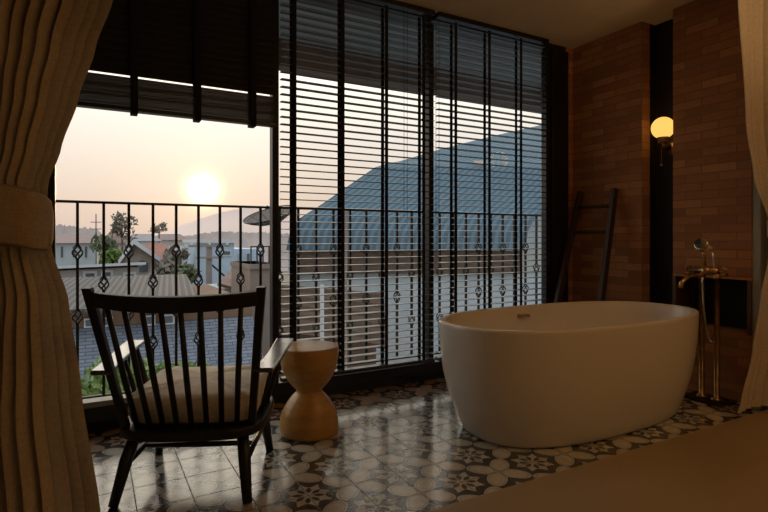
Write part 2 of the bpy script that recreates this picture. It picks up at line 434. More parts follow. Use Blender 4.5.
# ------------------------------------------------------------------ bathtub
TC = Vector((2.40, 2.09, 0))
def sup(hl, hw, th, n=2.55):
    c, s = math.cos(th), math.sin(th)
    return hl*math.copysign(abs(c)**(2/n), c), hw*math.copysign(abs(s)**(2/n), s)
def shell(prof, n=96, cap0=False, cap1=False):
    mb = MB(); vs, fs = [], []
    for hl, hw, z, e in prof:
        for k in range(n):
            a, b_ = sup(hl, hw, 2*math.pi*k/n, e); vs.append(TC + Vector((a, b_, z)))
    m = len(prof)
    for i in range(m-1):
        for k in range(n): fs.append((i*n+k, i*n+(k+1)%n, (i+1)*n+(k+1)%n, (i+1)*n+k))
    if cap0: fs.append(tuple(range(n))[::-1])
    if cap1: fs.append(tuple(range((m-1)*n, m*n)))
    return mb.add(vs, fs)
tub = thing('bathtub', 'white oval freestanding bathtub on patterned tiles in front of the blinds', 'bathtub', TC)
prof = [(.690,.318,.003,2.5),(.712,.337,.006,2.5),(.724,.346,.02,2.5),(.742,.358,.06,2.5),(.778,.378,.14,2.5),(.810,.394,.22,2.5),(.836,.406,.32,2.5),(.851,.413,.42,2.5),(.860,.417,.52,2.5),(.862,.418,.562,2.5),
        (.862,.418,.572,2.5),(.858,.415,.580,2.5),(.848,.405,.583,2.5),(.836,.393,.580,2.5),(.829,.386,.570,2.5),(.815,.374,.50,2.5),(.785,.352,.36,2.45),(.73,.32,.22,2.4),
        (.66,.28,.145,2.3),(.56,.20,.115,2.2),(.30,.10,.108,2.1),(.06,.03,.105,2)]
shell(prof, cap0=True, cap1=True).build('tub_shell', M['tub'], tub, smooth=True)
ov = MB().box((2.315, 2.438, .514), (2.395, 2.475, .532))
ov.build('overflow_slot', M['brass'], tub, bevel=.003)
MB().lathe([(.03,0),(.032,.004),(.026,.008)], (2.40,2.09,.106), 24).build('drain', M['chrome'], tub, smooth=True)

# ------------------------------------------------------------------ tub filler
fx, fy0, fy1 = 3.355, 1.838, 1.93
fl = thing('tub_filler', 'aged brass floor-standing tub filler with hand shower at the end of the tub', 'faucet', (fx, 1.9, 0))
MB().box((fx-.10, 1.77, .0), (fx+.10, 2.02, .012)).build('base_plate', M['tubdark'], fl, bevel=.004)
for yy, top in ((fy0, .785), (fy1, .785)):
    MB().lathe([(.034,.012),(.034,.02),(.022,.03),(.0165,.034),(.0165,top-.03),(.021,top-.03),(.021,top),(.010,top+.003)], (fx, yy, 0), 20).build('riser_pipe', M['brass'], fl, smooth=True)
bz = .805
MB().tube([(fx, fy0-.01, bz), (fx, fy1+.045, bz)], .019, 16).lathe([(.028,-.022),(.032,0),(.028,.022)], (fx, (fy0+fy1)/2+.02, bz), 16).build('mixer_body', M['brass'], fl, smooth=True)
for yy, sg in ((fy0-.01, -1), (fy1+.045, 1)):
    h = MB().tube([(fx, yy, bz), (fx, yy+sg*.04, bz)], .010, 10)
    for a in range(4):
        th = R(45+90*a); h.tube([(fx, yy+sg*.04, bz), (fx+.036*math.cos(th), yy+sg*.04, bz+.036*math.sin(th))], [.006,.008], 8)
    h.build('cross_handle', M['brass'], fl, smooth=True)
cy = (fy0+fy1)/2 + .03
sp = [(fx-.01, cy, bz-.01)] + [(fx-.04-.16*s, cy+.02*s, bz-.035+.012*math.sin(s*3)-.03*s*s) for s in (0,.25,.5,.75,1)] + [(fx-.212, cy+.022, bz-.10)]
MB().tube(sp, [.014,.014,.013,.013,.013,.014,.016], 12).build('spout', M['brass'], fl, smooth=True)
MB().tube([(fx, cy, bz+.02), (fx-.005, cy, bz+.10), (fx-.005, cy, bz+.125)], [.013,.011,.011], 12).tube([(fx-.035, cy+.012, bz+.150), (fx-.028, cy+.008, bz+.128), (fx-.005, cy, bz+.118), (fx+.02, cy-.008, bz+.128), (fx+.028, cy-.012, bz+.150)], .006, 8).build('cradle', M['brass'], fl, smooth=True)
hs = Vector((fx-.03, cy+.0, bz+.165))
Mh = Matrix.Rotation(R(-62), 4, 'Y')
MB().tube([(fx+.045, cy-.02, bz+.135), (fx+.02, cy-.01, bz+.152), hs], [.010,.0125,.013], 12).build('hand_shower_handle', M['porcelain'], fl, smooth=True)
MB().lathe([(.012,-.03),(.022,-.018),(.040,-.004),(.044,.004),(.042,.012),(.036,.014)], hs, 24, Mh).build('shower_head', M['chrome'], fl, smooth=True)
hp = []
P0, P1 = Vector((fx-.03, cy-.005, bz-.03)), Vector((fx+.045, cy-.02, bz+.135))
for k in range(41):
    s = k/40
    z = (1-s)*P0.z + s*P1.z - 1.75*(s*(1-s))*1.12
    y = (1-s)*P0.y + s*P1.y - .10*math.sin(math.pi*s)*(s)
    hp.append((fx-.03 + .085*s - .02*math.sin(math.pi*s), y, z))
MB().tube(hp, .0062, 8).build('shower_hose', M['chrome'], fl, smooth=True)

# ------------------------------------------------------------------ towel ladder
ld = thing('towel_ladder', 'dark wooden towel ladder leaning on the brick wall behind the bathtub', 'ladder', (3.28, 2.79, 0))
top_z = 1.385; xb, xt = 3.16, 3.452
rails = []
for yb, yt, xb in ((2.605, 2.635, 3.16), (2.965, 2.955, 3.05)):
    p0 = Vector((xb, yb, 0)); p1 = Vector((xt, yt, top_z))
    d = (p1-p0).normalized(); hv = Vector((0,1,0)).cross(d).normalized()
    MB().bar([p0 + d*.008, p1], Vector((0,.0175,0)), hv*.0225).build('rail', M['ladder'], ld, bevel=.003)
    rails.append((p0, p1))
for z in (1.255, 1.06, .30):
    a, c = [p0 + (p1-p0)*(z/top_z) for p0, p1 in rails]
    MB().tube([a, c], .0125, 12).build('rung', M['ladder'], ld, smooth=True)

# ------------------------------------------------------------------ globe wall lamp
G = Vector((3.502, 2.284, 1.783))
lm = thing('wall_lamp', 'lit round opal globe wall lamp in the dark recess between brick piers', 'lamp', (3.628, 2.30, 1.65))
gp = [(.0765*math.sin(math.pi*k/20) if 0 < k < 20 else .004, -.0765*math.cos(math.pi*k/20)) for k in range(21)]
MB().lathe(gp, G, 40).build('globe', M['globe'], lm, smooth=True)
MB().lathe([(.030,-.105),(.034,-.10),(.034,-.072),(.040,-.066)], G, 24).build('fitter', M['brass'], lm, smooth=True)
Mx = Matrix.Rotation(R(-90), 4, 'Y')
MB().lathe([(.046,0),(.046,.008),(.034,.014),(.016,.02),(.014,.03)], (3.63, 2.30, 1.655), 28, Mx).build('backplate', M['brass'], lm, smooth=True)
MB().tube([(3.605, 2.30, 1.655), (3.54, 2.292, 1.650), (G.x+.012, G.y, 1.655), (G.x, G.y, 1.682)], .0095, 12).build('arm', M['brass'], lm, smooth=True)
MB().lathe([(.02,-.014),(.024,0),(.02,.014)], (3.575, 2.296, 1.655), 20, Mx).build('switch_knob', M['tubdark'], lm, smooth=True)
MB().tube([(G.x-.01, G.y+.005, 1.655), (G.x-.01, G.y+.005, 1.53)], .002, 6).lathe([(.004,0),(.009,-.006),(.010,-.014),(.004,-.02)], (G.x-.01, G.y+.005, 1.532), 12).build('pull_chain', M['brass'], lm, smooth=True)

# ------------------------------------------------------------------ hourglass stool
st = [(.140,0),(.151,.004),(.1535,.02),(.152,.05),(.146,.085),(.134,.12),(.115,.155),(.092,.185),(.072,.205),(.066,.213),(.066,.219),(.072,.228),(.090,.246),(.112,.275),(.131,.31),(.144,.35),(.151,.39),(.1535,.425),(.1535,.440),(.150,.446),(.140,.4475),(.02,.4475)]
s_ = MB().lathe(st, (.985, 2.585, .001), 56).build('stool', M['stool'], origin=(.985, 2.585, 0), smooth=True)
tag(s_, 'honey-brown turned wooden hourglass stool beside the black armchair', 'stool')

# ------------------------------------------------------------------ spindle-back armchair (built in its own frame: x right, y forward)
ch = thing('armchair', 'black spindle-back armchair with oatmeal cushion facing the balcony', 'chair', (.388, 2.308, 0), rotz=-R(25.2), local=True)
cw = M['chairwood']
# seat board
def seat_outline(k, n=48):
    th = 2*math.pi*k/n; c, s = math.cos(th), math.sin(th)
    e = 2/3.6
    x = .292*math.copysign(abs(c)**e, c); y = .052 + .262*math.copysign(abs(s)**e, s)
    return x*(1 + .05*(y-.05)), y
so = [seat_outline(k) for k in range(48)]
MB().prism([(x, y, .228 + .03*max(0, y)) for x, y in so], (0, 0, .040)).build('seat', cw, ch, bevel=.010, seg=3)
for sx in (-1, 1):
    MB().tube([(sx*.205, -.125, .245), (sx*.224, -.175, .15), (sx*.246, -.236, .004)], [.023,.0245,.018], 14).build('leg', cw, ch, smooth=True)
    MB().tube([(sx*.215, .225, .255), (sx*.235, .240, .15), (sx*.256, .262, .004)], [.022,.023,.018], 14).build('leg', cw, ch, smooth=True)
    MB().tube([(sx*.229, -.190, .128), (sx*.228, .03, .135), (sx*.236, .243, .145)], [.009,.0125,.009], 10).build('stretcher', cw, ch, smooth=True)
MB().tube([(-.232, .02, .134), (0, .02, .134), (.232, .02, .134)], [.009,.0125,.009], 10).build('stretcher', cw, ch, smooth=True)
# back
TZ = .822
def back_top(s):   # s in -1..1, bows backwards in the middle
    return Vector((.304*s, -.285 - .068*(1-s*s), TZ-.038-.016*(1-s*s)))
def back_bot(s):
    return Vector((.243*s, -.128 - .056*(1-s*s), .262))
for sx in (-1, 1):
    a, c = back_bot(sx), back_top(sx)
    d = (c-a).normalized()
    MB().bar([a, a+(c-a)*.5, c + d*.045], [Vector((.0145,0,0)), Vector((.0155,0,0)), Vector((.017,0,0))], [Vector((0,.0135,.003))]*3).build('stile', cw, ch, bevel=.004)
N = 24
pts = [back_top(-1 + 2*k/N) for k in range(N+1)]
tilt = Vector((0, -.26, .965))
MB().bar([p + tilt*.002 for p in pts], Vector((0,.0105,.003)), [tilt*(.0275+.003*(1-(-1+2*k/N)**2)) for k in range(N+1)]).build('crest_rail', cw, ch, bevel=.004)
for k in range(1, 9):
    s = -1 + 2*k/9
    a, c = back_bot(s), back_top(s) - tilt*.02
    mid = a.lerp(c, .45) + Vector((0, -.006, 0))
    MB().tube([a, mid, c], [.0105,.0115,.0095], 10).build('spindle', cw, ch, smooth=True)
# arms
for sx in (-1, 1):
    ap = [Vector((sx*.300, -.215, .498)), Vector((sx*.314, -.10, .506)), Vector((sx*.324, .02, .518)), Vector((sx*.331, .12, .529)), Vector((sx*.334, .205, .536))]
    ws = [.040, .036, .036, .039, .040]
    MB().bar(ap, [Vector((w,0,0)) for w in ws], Vector((0,-.001,.0095))).build('armrest', M['armwood'], ch, bevel=.006, seg=3)
    MB().tube([(sx*.252, .17, .262), (sx*.294, .175, .40), (sx*.326, .175, .524)], [.0135,.0145,.012], 12).build('arm_post', cw, ch, smooth=True)
    MB().tube([(sx*.255, .03, .265), (sx*.285, .035, .40), (sx*.318, .03, .508)], [.008,.0095,.008], 10).build('arm_spindle', cw, ch, smooth=True)
# cushion
def cush(u, v):
    th = 2*math.pi*u; 
    c, s = math.cos(th), math.sin(th); e = 2/7.0
    prof_ = [(0.0,0.0),(.85,0),(.96,.012),(1.0,.05),(1.0,.075),(.965,.112),(.88,.124),(.6,.134),(.3,.138),(0.0,.139)]
    f = v*(len(prof_)-1); i = min(int(f), len(prof_)-2); q = f-i
    r = prof_[i][0]*(1-q)+prof_[i+1][0]*q; z = prof_[i][1]*(1-q)+prof_[i+1][1]*q
    x = .256*r*math.copysign(abs(c)**e, c); y = .082 + .232*r*math.copysign(abs(s)**e, s)
    wr = .004*math.sin(9*th+2)*r if v > .3 else 0
    return Vector((x*(1+.04*y), y, .2685 + .03*max(0,y) + z*(1 - .10*(y < 0)*min(1,-y*6)) + wr))
MB().grid(cush, 72, 28, close_u=True).build('cushion', M['cushion'], ch, smooth=True)

# ------------------------------------------------------------------ drapes
def lerp_tab(tab, z):
    tab = sorted(tab)
    if z <= tab[0][0]: return tab[0][1]
    for (a, fa), (b_, fb) in zip(tab, tab[1:]):
        if z <= b_:
            q = (z-a)/(b_-a); q = q*q*(3-2*q)*.5 + q*.5
            return fa + (fb-fa)*q
    return tab[-1][1]
def drape(xin, xout, y0, z0, z1, nf, amp, inner_flat, seed, wide=.0, flat0=.82):
    r = random.Random(seed); ph = [r.uniform(-.5,.5) for _ in range(40)]
    def fn(u, v):
        z = z1 + (z0-z1)*v
        a, c = lerp_tab(xout, z), lerp_tab(xin, z)
        x = a + (c-a)*u
        k = u*nf; i = int(k); jit = ph[i % 40]*(1-(k-i)) + ph[(i+1) % 40]*(k-i)
        A = lerp_tab(amp, z) * (1 - inner_flat*max(0, min(1, (u-flat0)/.05)))
        s = 1 - 2*abs(math.sin(math.pi*(k + .25*jit)))**.62
        y = y0 + A*s + wide*math.sin(2*math.pi*(u*1.4+.1))*.5 + .012*math.sin(3*z+u*4)
        return Vector((x + A*.25*math.cos(2*math.pi*k), y, z))
    return fn
def tieback(mb, pts, h, th=.006):
    """band through pts (x, y, zmid, half-height)"""
    vs, fs = [], []
    n = len(pts)
    for (x, y, z, hh) in pts: vs += [Vector((x, y, z-hh)), Vector((x, y, z)), Vector((x, y, z+hh))]
    for i in range(n-1):
        for k in (0, 1): fs.append((i*3+k, i*3+3+k, i*3+4+k, i*3+1+k))
    mb.add(vs, fs)

YL = 1.60
xin = [(0,.06),(.27,.018),(.63,-.028),(.842,-.055),(.98,-.092),(1.06,-.104),(1.14,-.100),(1.232,-.072),(1.367,-.033),(1.50,.005),(1.647,.048),(2.1,.19),(2.55,.36)]
xout = [(0,-.80),(.5,-.70),(.98,-.50),(1.14,-.50),(1.6,-.62),(2.55,-.85)]
cl = thing('curtain', 'brown linen curtain tied back at the left edge, beside the armchair', 'curtain', (-.45, YL, .02), 'floor-length curtains')
MB().grid(drape(xin, xout, YL-.03, .02, 2.54, 23, [(0,.052),(.7,.046),(.95,.028),(1.2,.030),(1.6,.042),(2.5,.05)], .96, 3, .05), 480, 110).build('curtain_panel', M['drape'], cl, smooth=True)
tb = MB(); ptsb = []
for k in range(25):
    th = math.pi*(k/24)             # round the front of the bunch, open at the back
    x = -.31 - .235*math.cos(th)*-1; s = math.sin(th)
    x = -.31 + .232*math.cos(math.pi - th) if False else -.545 + .445*(k/24)
    q = abs(2*k/24-1); s = math.sqrt(max(0, 1-q**6))
    ptsb.append((x + (.012 if k == 24 else 0), YL - .03 - .075*s + (.05 if k in (0,24) else 0), 1.075 - .035*(k/24) + .012*math.sin(k*.4), .074))
tieback(tb, ptsb, .07)
tb.build('tieback', M['drape'], cl, smooth=True, solid=.006, subdiv=1)
MB().box((-1.1, YL-.02, 2.545), (.6, YL+.02, CEIL-.001)).build('curtain_track', M['frame'], cl)

YR = 1.585
xinR = [(.05,3.075),(.10,3.105),(.378,3.225),(.654,3.322),(.90,3.43),(1.0,3.452),(1.125,3.437),(1.34,3.29),(1.67,3.187),(2.317,3.075),(2.55,3.02)]
xoutR = [(.05,3.95),(1.06,3.78),(2.55,4.02)]
cr = thing('curtain', 'pale beige linen curtain tied back at the right edge, beside the brick wall', 'curtain', (3.6, YR, .05), 'floor-length curtains')
MB().grid(drape(xinR, xoutR, YR, .05, 2.54, 13, [(0,.026),(.9,.011),(1.2,.011),(1.7,.02),(2.5,.03)], .6, 11, .04, .7), 300, 110).build('curtain_panel', M['sheer'], cr, smooth=True)
tb = MB(); ptsb = []
for k in range(21):
    q = abs(2*k/20-1); s = math.sqrt(max(0, 1-q**6))
    ptsb.append((3.44 + .35*(k/20), YR - .045*s + .02, 1.06, .05))
tieback(tb, ptsb, .05)
tb.build('tieback', M['sheer'], cr, smooth=True, solid=.006)
MB().box((2.9, YR-.02, 2.545), (4.2, YR+.02, CEIL-.001)).build('curtain_track', M['frame'], cr)

# ------------------------------------------------------------------ balcony
sbox('balcony_floor', (-1.6, 3.2, -.22), (4.6, 3.62, -.01), 'concrete')
sbox('balcony_ceiling', (-2.2, 3.2, CEIL), (4.6, 4.15, CEIL+.15), 'soffit')
sbox('balcony_beam', (-2.2, 4.0, 2.37), (4.6, 4.15, CEIL), 'beam')
sbox('exterior_pillar', (4.24, 3.42, -6), (4.6, 4.15, CEIL), 'concrete')
YB = 3.45
rl = thing('balcony_railing', 'black wrought-iron balcony railing with basket knots outside the window', 'railing', (1.4, YB, -.01))
MB().box((-1.3, YB-.016, 1.207), (4.24, YB+.016, 1.221)).build('top_rail', M['iron'], rl, bevel=.002)
MB().box((-1.3, YB-.012, .09), (4.24, YB+.012, .104)).build('bottom_rail', M['iron'], rl, bevel=.002)
for X in (-1.29, 4.225):
    MB().box((X-.015, YB-.015, -.01), (X+.015, YB+.015, 1.2)).build('post', M['iron'], rl)
k = -8
while True:
    X = -.077 + .1311*k
    if X > 4.18: break
    if X > -1.25:
        zs = (.93, .565) if k % 2 == 0 else (.745, .38)
        br = MB()
        cuts = [.104, zs[1]-.042, zs[1]+.042, zs[0]-.042, zs[0]+.042, 1.207]
        for a in (0, 2, 4): br.box((X-.0075, YB-.0075, cuts[a]), (X+.0075, YB+.0075, cuts[a+1]))
        bo = br.build('baluster', M['iron'], rl)
        bo['_o'] = tuple(rl['_o'])
        for zc in zs:
            kn = MB()
            for w in range(4):
                p = []
                for s in range(9):
                    q = s/8; th = math.pi/2*w + math.pi*.9*q + .5; rr = .003 + .0235*math.sin(math.pi*q)
                    p.append((X+rr*math.cos(th), YB+rr*math.sin(th), zc-.042+.084*q))
                kn.tube(p, .005, 6)
            kn.box((X-.0085, YB-.0085, zc-.046), (X+.0085, YB+.0085, zc-.036)).box((X-.0085, YB-.0085, zc+.036), (X+.0085, YB+.0085, zc+.046))
            kn.build('basket_knot', M['iron'], bo)
    k += 1

# ------------------------------------------------------------------ the town outside
GZ = -6.0
sbox('ground', (-140, 4.5, GZ-.2), (260, 330, GZ), plain('ground_earth', (.22,.19,.13), .95, .3, .4))
def quad3(a, b_, c, d, th, name, mat, parent, **kw):
    a, b_, c, d = map(Vector, (a, b_, c, d)); n = (b_-a).cross(d-a).normalized()
    return MB().prism([a, b_, c, d], n*-th).build(name, mat, parent, **kw)

mm = lambda *a, **k: plain(*a, **k)
MW = {
 'pale': mm('pale_render', (.42,.42,.39), .85, .08, 2), 'cream': mm('cream_render', (.42,.36,.30), .85, .08, 2),
 'bluewhite': mm('blue_white_render', (.46,.52,.53), .8, .08, 1.5), 'blue': mm('pale_blue_render', (.42,.53,.63), .8, .08, 1.5), 'brownwall': mm('brown_wall', (.19,.115,.07), .9, .15, 2),
 'window': mm('dark_window', (.09,.11,.12), .35, .2, 3), 'white': mm('white_trim', (.60,.62,.62), .7, .05, 3),
 'redroof': mm('red_roof', (.28,.12,.09), .85, .15, 1.5), 'brownroof': mm('brown_roof', (.19,.13,.10), .85, .2, 1.5),
 'greyroof': mm('haze_tinted_grey_roof', (.28,.26,.26), .85, .12, 1), 'pinkroof': mm('haze_tinted_pink_roof', (.25,.18,.165), .85, .12, 1),  # distance haze put into these muted roof colours
 'hazewall': mm('haze_tinted_pale_wall', (.52,.48,.46), .85, .08, 1),  # wall colour muted to carry the haze of distance
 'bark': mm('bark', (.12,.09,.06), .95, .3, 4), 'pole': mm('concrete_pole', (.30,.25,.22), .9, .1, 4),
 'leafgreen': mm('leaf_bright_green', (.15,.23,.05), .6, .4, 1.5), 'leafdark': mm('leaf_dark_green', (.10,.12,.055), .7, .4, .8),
 'leafhaze': mm('leaf_haze_tinted_green', (.17,.15,.11), .8, .25, .6), 'tan': mm('tan_render', (.26,.20,.16), .9, .15, 1.5),  # leafhaze: haze mixed into the leaf colour
 'hill': mm('haze_tinted_hill', (.98,.76,.62), 1, .02, .01), 'hill2': mm('haze_tinted_treeline', (.46,.38,.33), 1, .12, .25),  # aerial haze painted as pale base colours, no haze volume
}
def house(name, label, x0, x1, y0, y1, zt, wall, group=None, cat='house', wins=(), roof=None, **kw):
    """box house with its front wall on y0; wins = list of (xa, xb, za, zb); roof(h) adds parts"""
    h = thing(name, label, cat, ((x0+x1)/2, (y0+y1)/2, GZ), group)
    MB().box((x0, y0, GZ), (x1, y1, zt)).build('wall', wall, h)
    for (xa, xb, za, zb) in wins:
        f = MB().box((xa, y0-.06, za), (xb, y0+.02, zb)).build('window', MW['white'], h); f['_o'] = tuple(h['_o'])
        e = min(.06, (xb-xa)*.14)
        MB().box((xa+e, y0-.075, za+e), (xb-e, y0-.055, zb-e)).build('pane', MW['window'], f)
    if roof: roof(h)
    return h
def px_win(rects, Y): 
    out = []
    for (a, t_, c, b_) in rects:
        A = W(a, t_, Y=Y); B = W(c, b_, Y=Y); A2 = W(a, b_, Y=Y)
        out.append((A.x, B.x, (W((a+c)/2, b_, Y=Y)).z, (W((a+c)/2, t_, Y=Y)).z))
    return out
def eaves(px0, px1, pyl, pyr, Y):  # helper returning two points
    return W(px0, pyl, Y=Y), W(px1, pyr, Y=Y)

# 1 near: brown house, grey corrugated upper roof, blue-grey tile lower roof
Yb = 9.2
xa, xb = -3.6, W(252, 320, Y=Yb).x
def roof1(h):
    zt, zl = W(150, 323, Y=9.2).z, -1.35
    quad3((xa, 8.0, zl), (xb, 8.0, zl), (xb, 9.18, zt), (xa, 9.18, zt), .06, 'lower_roof', tiled_roof('blue_grey_tiles', (.165,.19,.22), (.235,.26,.29), (.09,.10,.12), .20, .060, .008), h)
    rz = W(150, 275, Y=13.2).z; ez = W(120, 307, Y=8.9).z
    xr = W(200, 300, Y=9.0).x
    quad3((xa, 8.9, ez), (xr, 8.9, ez), (W(186, 272, Y=13.2).x, 13.2, rz), (xa, 13.2, rz), .05, 'corrugated_roof', seamed('grey_corrugated', (.135,.13,.125), (.07,.07,.07), (1,-.12,0), .11, .7), h)
house('house', 'brown house with grey corrugated roof over blue-grey tiled roof below the balcony', xa, xb, Yb, 13.2, W(150, 306, Y=9.2).z-.02, MW['brownwall'],
      wins=px_win([(84,318,96,327),(100,317,113,326),(142,315,155,325),(161,314,174,324)], Yb), roof=roof1)
# 2 pale long house
Y2 = 16
a2 = W(60, 268, Y=15.7); a2.x -= 2; b2 = W(146, 262, Y=15.7)
def roof2(h):
    quad3(a2, b2, (b2.x, 17.6, b2.z-.13), (a2.x, 17.6, a2.z-.13), .07, 'roof', MW['white'], h)
    dn = Vector((0, .3, -.14)); e = Vector((.15, 0, 0))
    MB().prism([a2+dn+e, b2+dn-e, (b2.x-.15, 16, GZ), (a2.x+.15, 16, GZ)], (0, .9, 0)).build('front_wall', MW['pale'], h)
house('house', 'long pale single-storey house with a row of dark windows beyond the corrugated roof', a2.x+.2, b2.x-.2, 16.2, 17.2, min(a2.z, b2.z)-.3, MW['pale'],
      wins=[], roof=roof2)
h2 = bpy.data.objects['house.001']
for (xa_, xb_, za_, zb_) in px_win([(83,271,97,283),(101,270,113,283),(123,272,136,283)], 16):
    f = MB().box((xa_, 15.94, za_), (xb_, 16.02, zb_)).build('window', MW['white'], h2); f['_o'] = tuple(h2['_o'])
    MB().box((xa_+.06, 15.925, za_+.06), (xb_-.06, 15.945, zb_-.06)).build('pane', MW['window'], f)
# 3 gabled cream house with arched window
Y3 = 20
g0, g1, gap = W(118, 262, Y=Y3), W(160, 260, Y=Y3), W(133, 243, Y=Y3)
def roof3(h):
    back = Vector((.3, 3.2, 0))
    quad3(g0+Vector((0,-.3,0)), gap+Vector((0,-.3,.05)), gap+back, g0+back, .12, 'roof', MW['brownroof'], h)
    quad3(gap+Vector((0,-.3,.05)), g1+Vector((0,-.3,0)), g1+back, gap+back, .12, 'roof', MW['brownroof'], h)
    MB().prism([g0+Vector((.1,-.02,-.05)), g1+Vector((-.1,-.02,-.05)), gap+Vector((0,-.02,-.1))], (0,.1,0)).build('gable', MW['cream'], h)
    for a in (g0, g1):
        d = (gap-a)
        MB().bar([a+Vector((0,-.36,0)), gap+Vector((0,-.36,.05))], Vector((0,.06,0)), Vector((0,0,.08))).build('bargeboard', MW['white'], h)
    w0 = W(142.5, 266, Y=Y3-.05)
    ar = [(w0.x+.17*math.cos(R(t)), Y3-.03, w0.z+.02+.17*math.sin(R(t))) for t in range(0, 181, 15)]
    MB().prism([(w0.x-.17, Y3-.03, w0.z-.2)] + ar[::-1] + [(w0.x+.17, Y3-.03, w0.z-.2)], (0,-.05,0)).build('arched_window', MW['window'], h)
house('house', 'cream house with a gabled roof and white bargeboards behind the corrugated roof', g0.x+.3, g1.x-.3, Y3, 23, W(140, 262, Y=Y3).z, MW['cream'],
      wins=px_win([(125,274,137,284),(148,273,157,282)], Y3), roof=roof3)
# 4 red hipped-roof house
def hip(name, label, pxl, pxr, ye, yt, Y, wallmat, roofmat, group=None, depth=6, cat='house', wins=(), ridge=.35, over=.4):
    a, b_ = W(pxl, ye, Y=Y), W(pxr, ye, Y=Y); zt = W((pxl+pxr)/2, yt, Y=Y+depth/2).z; ze = (a.z+b_.z)/2
    def rf(h):
        c0 = Vector((a.x-over, Y-over, ze)); c1 = Vector((b_.x+over, Y-over, ze)); c2 = Vector((b_.x+over, Y+depth+over, ze)); c3 = Vector((a.x-over, Y+depth+over, ze))
        w = (b_.x-a.x); r0 = Vector((a.x+w*ridge, Y+depth/2, zt)); r1 = Vector((b_.x-w*ridge, Y+depth/2, zt))
        MB().add([c0,c1,c2,c3,r0,r1], [(0,1,5,4),(1,2,5),(2,3,4,5),(3,0,4),(3,2,1,0)]).build('roof', roofmat, h)
    return house(name, label, a.x, b_.x, Y, Y+depth, ze-.01, wallmat, group, cat, wins=px_win(wins, Y), roof=rf)
hip('house', 'red hip-roofed house behind the gabled cream house', 148, 176, 259, 243, 28, MW['cream'], MW['redroof'], ridge=.25)
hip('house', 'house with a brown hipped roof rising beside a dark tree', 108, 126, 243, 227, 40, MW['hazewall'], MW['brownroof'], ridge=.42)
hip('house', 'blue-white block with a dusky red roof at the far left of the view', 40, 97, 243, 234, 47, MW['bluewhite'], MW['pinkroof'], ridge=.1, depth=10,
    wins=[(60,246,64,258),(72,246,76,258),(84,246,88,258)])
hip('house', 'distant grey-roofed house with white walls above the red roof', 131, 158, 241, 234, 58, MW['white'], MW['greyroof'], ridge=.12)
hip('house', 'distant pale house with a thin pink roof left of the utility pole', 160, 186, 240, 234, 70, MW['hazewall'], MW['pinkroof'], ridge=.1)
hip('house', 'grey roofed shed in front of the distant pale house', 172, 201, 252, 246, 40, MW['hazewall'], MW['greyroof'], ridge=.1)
# 5 white-blue block by the utility pole
Y5 = 24
h5 = house('building', 'blue-white flat-roofed block behind the utility pole', W(196, 250, Y=Y5).x, W(234, 250, Y=Y5).x, Y5, 27.5, W(215, 243, Y=Y5).z, MW['blue'], cat='building',
      wins=px_win([(222,250,231,256)], Y5), roof=lambda h: MB().box((W(195, 250, Y=Y5).x, Y5-.15, W(215, 243, Y=Y5).z), (W(235, 250, Y=Y5).x, 27.7, W(215, 243, Y=Y5).z+.15)).build('parapet', MW['white'], h))
Y6 = 27
house('building', 'long low blue-white block right of the utility pole', W(234, 250, Y=Y6).x+.1, W(262, 250, Y=Y6).x, Y6, 33, W(245, 249, Y=Y6).z, MW['blue'], cat='building',
      wins=px_win([(238,253,242,262),(246,253,250,262)], Y6))
# 6 brown lean-to roof
def roof6(h):
    a, b_ = W(218, 283, Y=15.5), W(252, 292, Y=15.5); c, d = W(262, 262, Y=19), W(232, 268, Y=19)
    quad3(a, b_, c, d, .08, 'roof', MW['brownroof'], h)
house('shed', 'low white shed with a brown lean-to roof below the satellite dish', W(221, 300, Y=15.8).x, W(250, 300, Y=15.8).x, 15.8, 18, W(236, 289, Y=15.8).z, MW['bluewhite'], cat='shed', roof=roof6)
# 7 tan tower with the dish
Y7 = 13.0
zt7 = W(262, 264, Y=Y7).z
t7 = house('building', 'tan flat-roofed stair tower carrying the satellite dish', W(250, 300, Y=Y7).x, W(277, 300, Y=Y7).x, Y7, 15.0, zt7, MW['tan'], cat='building',
      roof=lambda h: MB().box((W(249, 300, Y=Y7).x, Y7-.08, zt7-.12), (W(278, 300, Y=Y7).x, 15.05, zt7)).build('parapet', MW['tan'], h))
gr = thing('roof_railing', 'thin dark metal railing on top of the tan stair tower', 'railing', (W(262, 262, Y=13.2).x, 13.2, zt7))
xs = [W(p, 262, Y=13.2).x for p in (251, 257, 263, 269, 275)]
MB().box((xs[0], 13.185, zt7+.42), (xs[-1], 13.215, zt7+.45)).build('rail', M['iron'], gr)
for X in xs: MB().box((X-.015, 13.185, zt7), (X+.015, 13.215, zt7+.44)).build('post', M['iron'], gr)
# satellite dish
D0 = W(272, 223, Y=14.1)
ds = thing('satellite_dish', 'large dark mesh satellite dish on the tan stair tower', 'satellite dish', (D0.x, D0.y, zt7))
RD = .72
Md = Matrix.Rotation(R(-20), 4, 'Y') @ Matrix.Rotation(R(10), 4, 'X')
dm = MB()
dm.lathe([(.03,0)] + [(RD*q, .26*q*q) for q in (.2,.4,.6,.8,1.0)] + [(RD*q, .26*q*q+.006) for q in (1.0,.8,.6,.4,.2,.03)], D0, 40, Md)
meshm, mt_, mb_ = newmat('dark_wire_mesh'); mb_.inputs['Base Color'].default_value = (.06,.05,.045,1); mb_.inputs['Roughness'].default_value = .7
ttr = mt_.n('ShaderNodeBsdfTransparent'); tmx = mt_.n('ShaderNodeMixShader'); tmx.inputs[0].default_value = .62
mt_.l.new(ttr.outputs[0], tmx.inputs[1]); mt_.l.new(mb_.outputs[0], tmx.inputs[2]); mt_.l.new(tmx.outputs[0], meshm.node_tree.nodes['Material Output'].inputs[0])
dm.build('reflector', meshm, ds, smooth=True)
rb = MB()
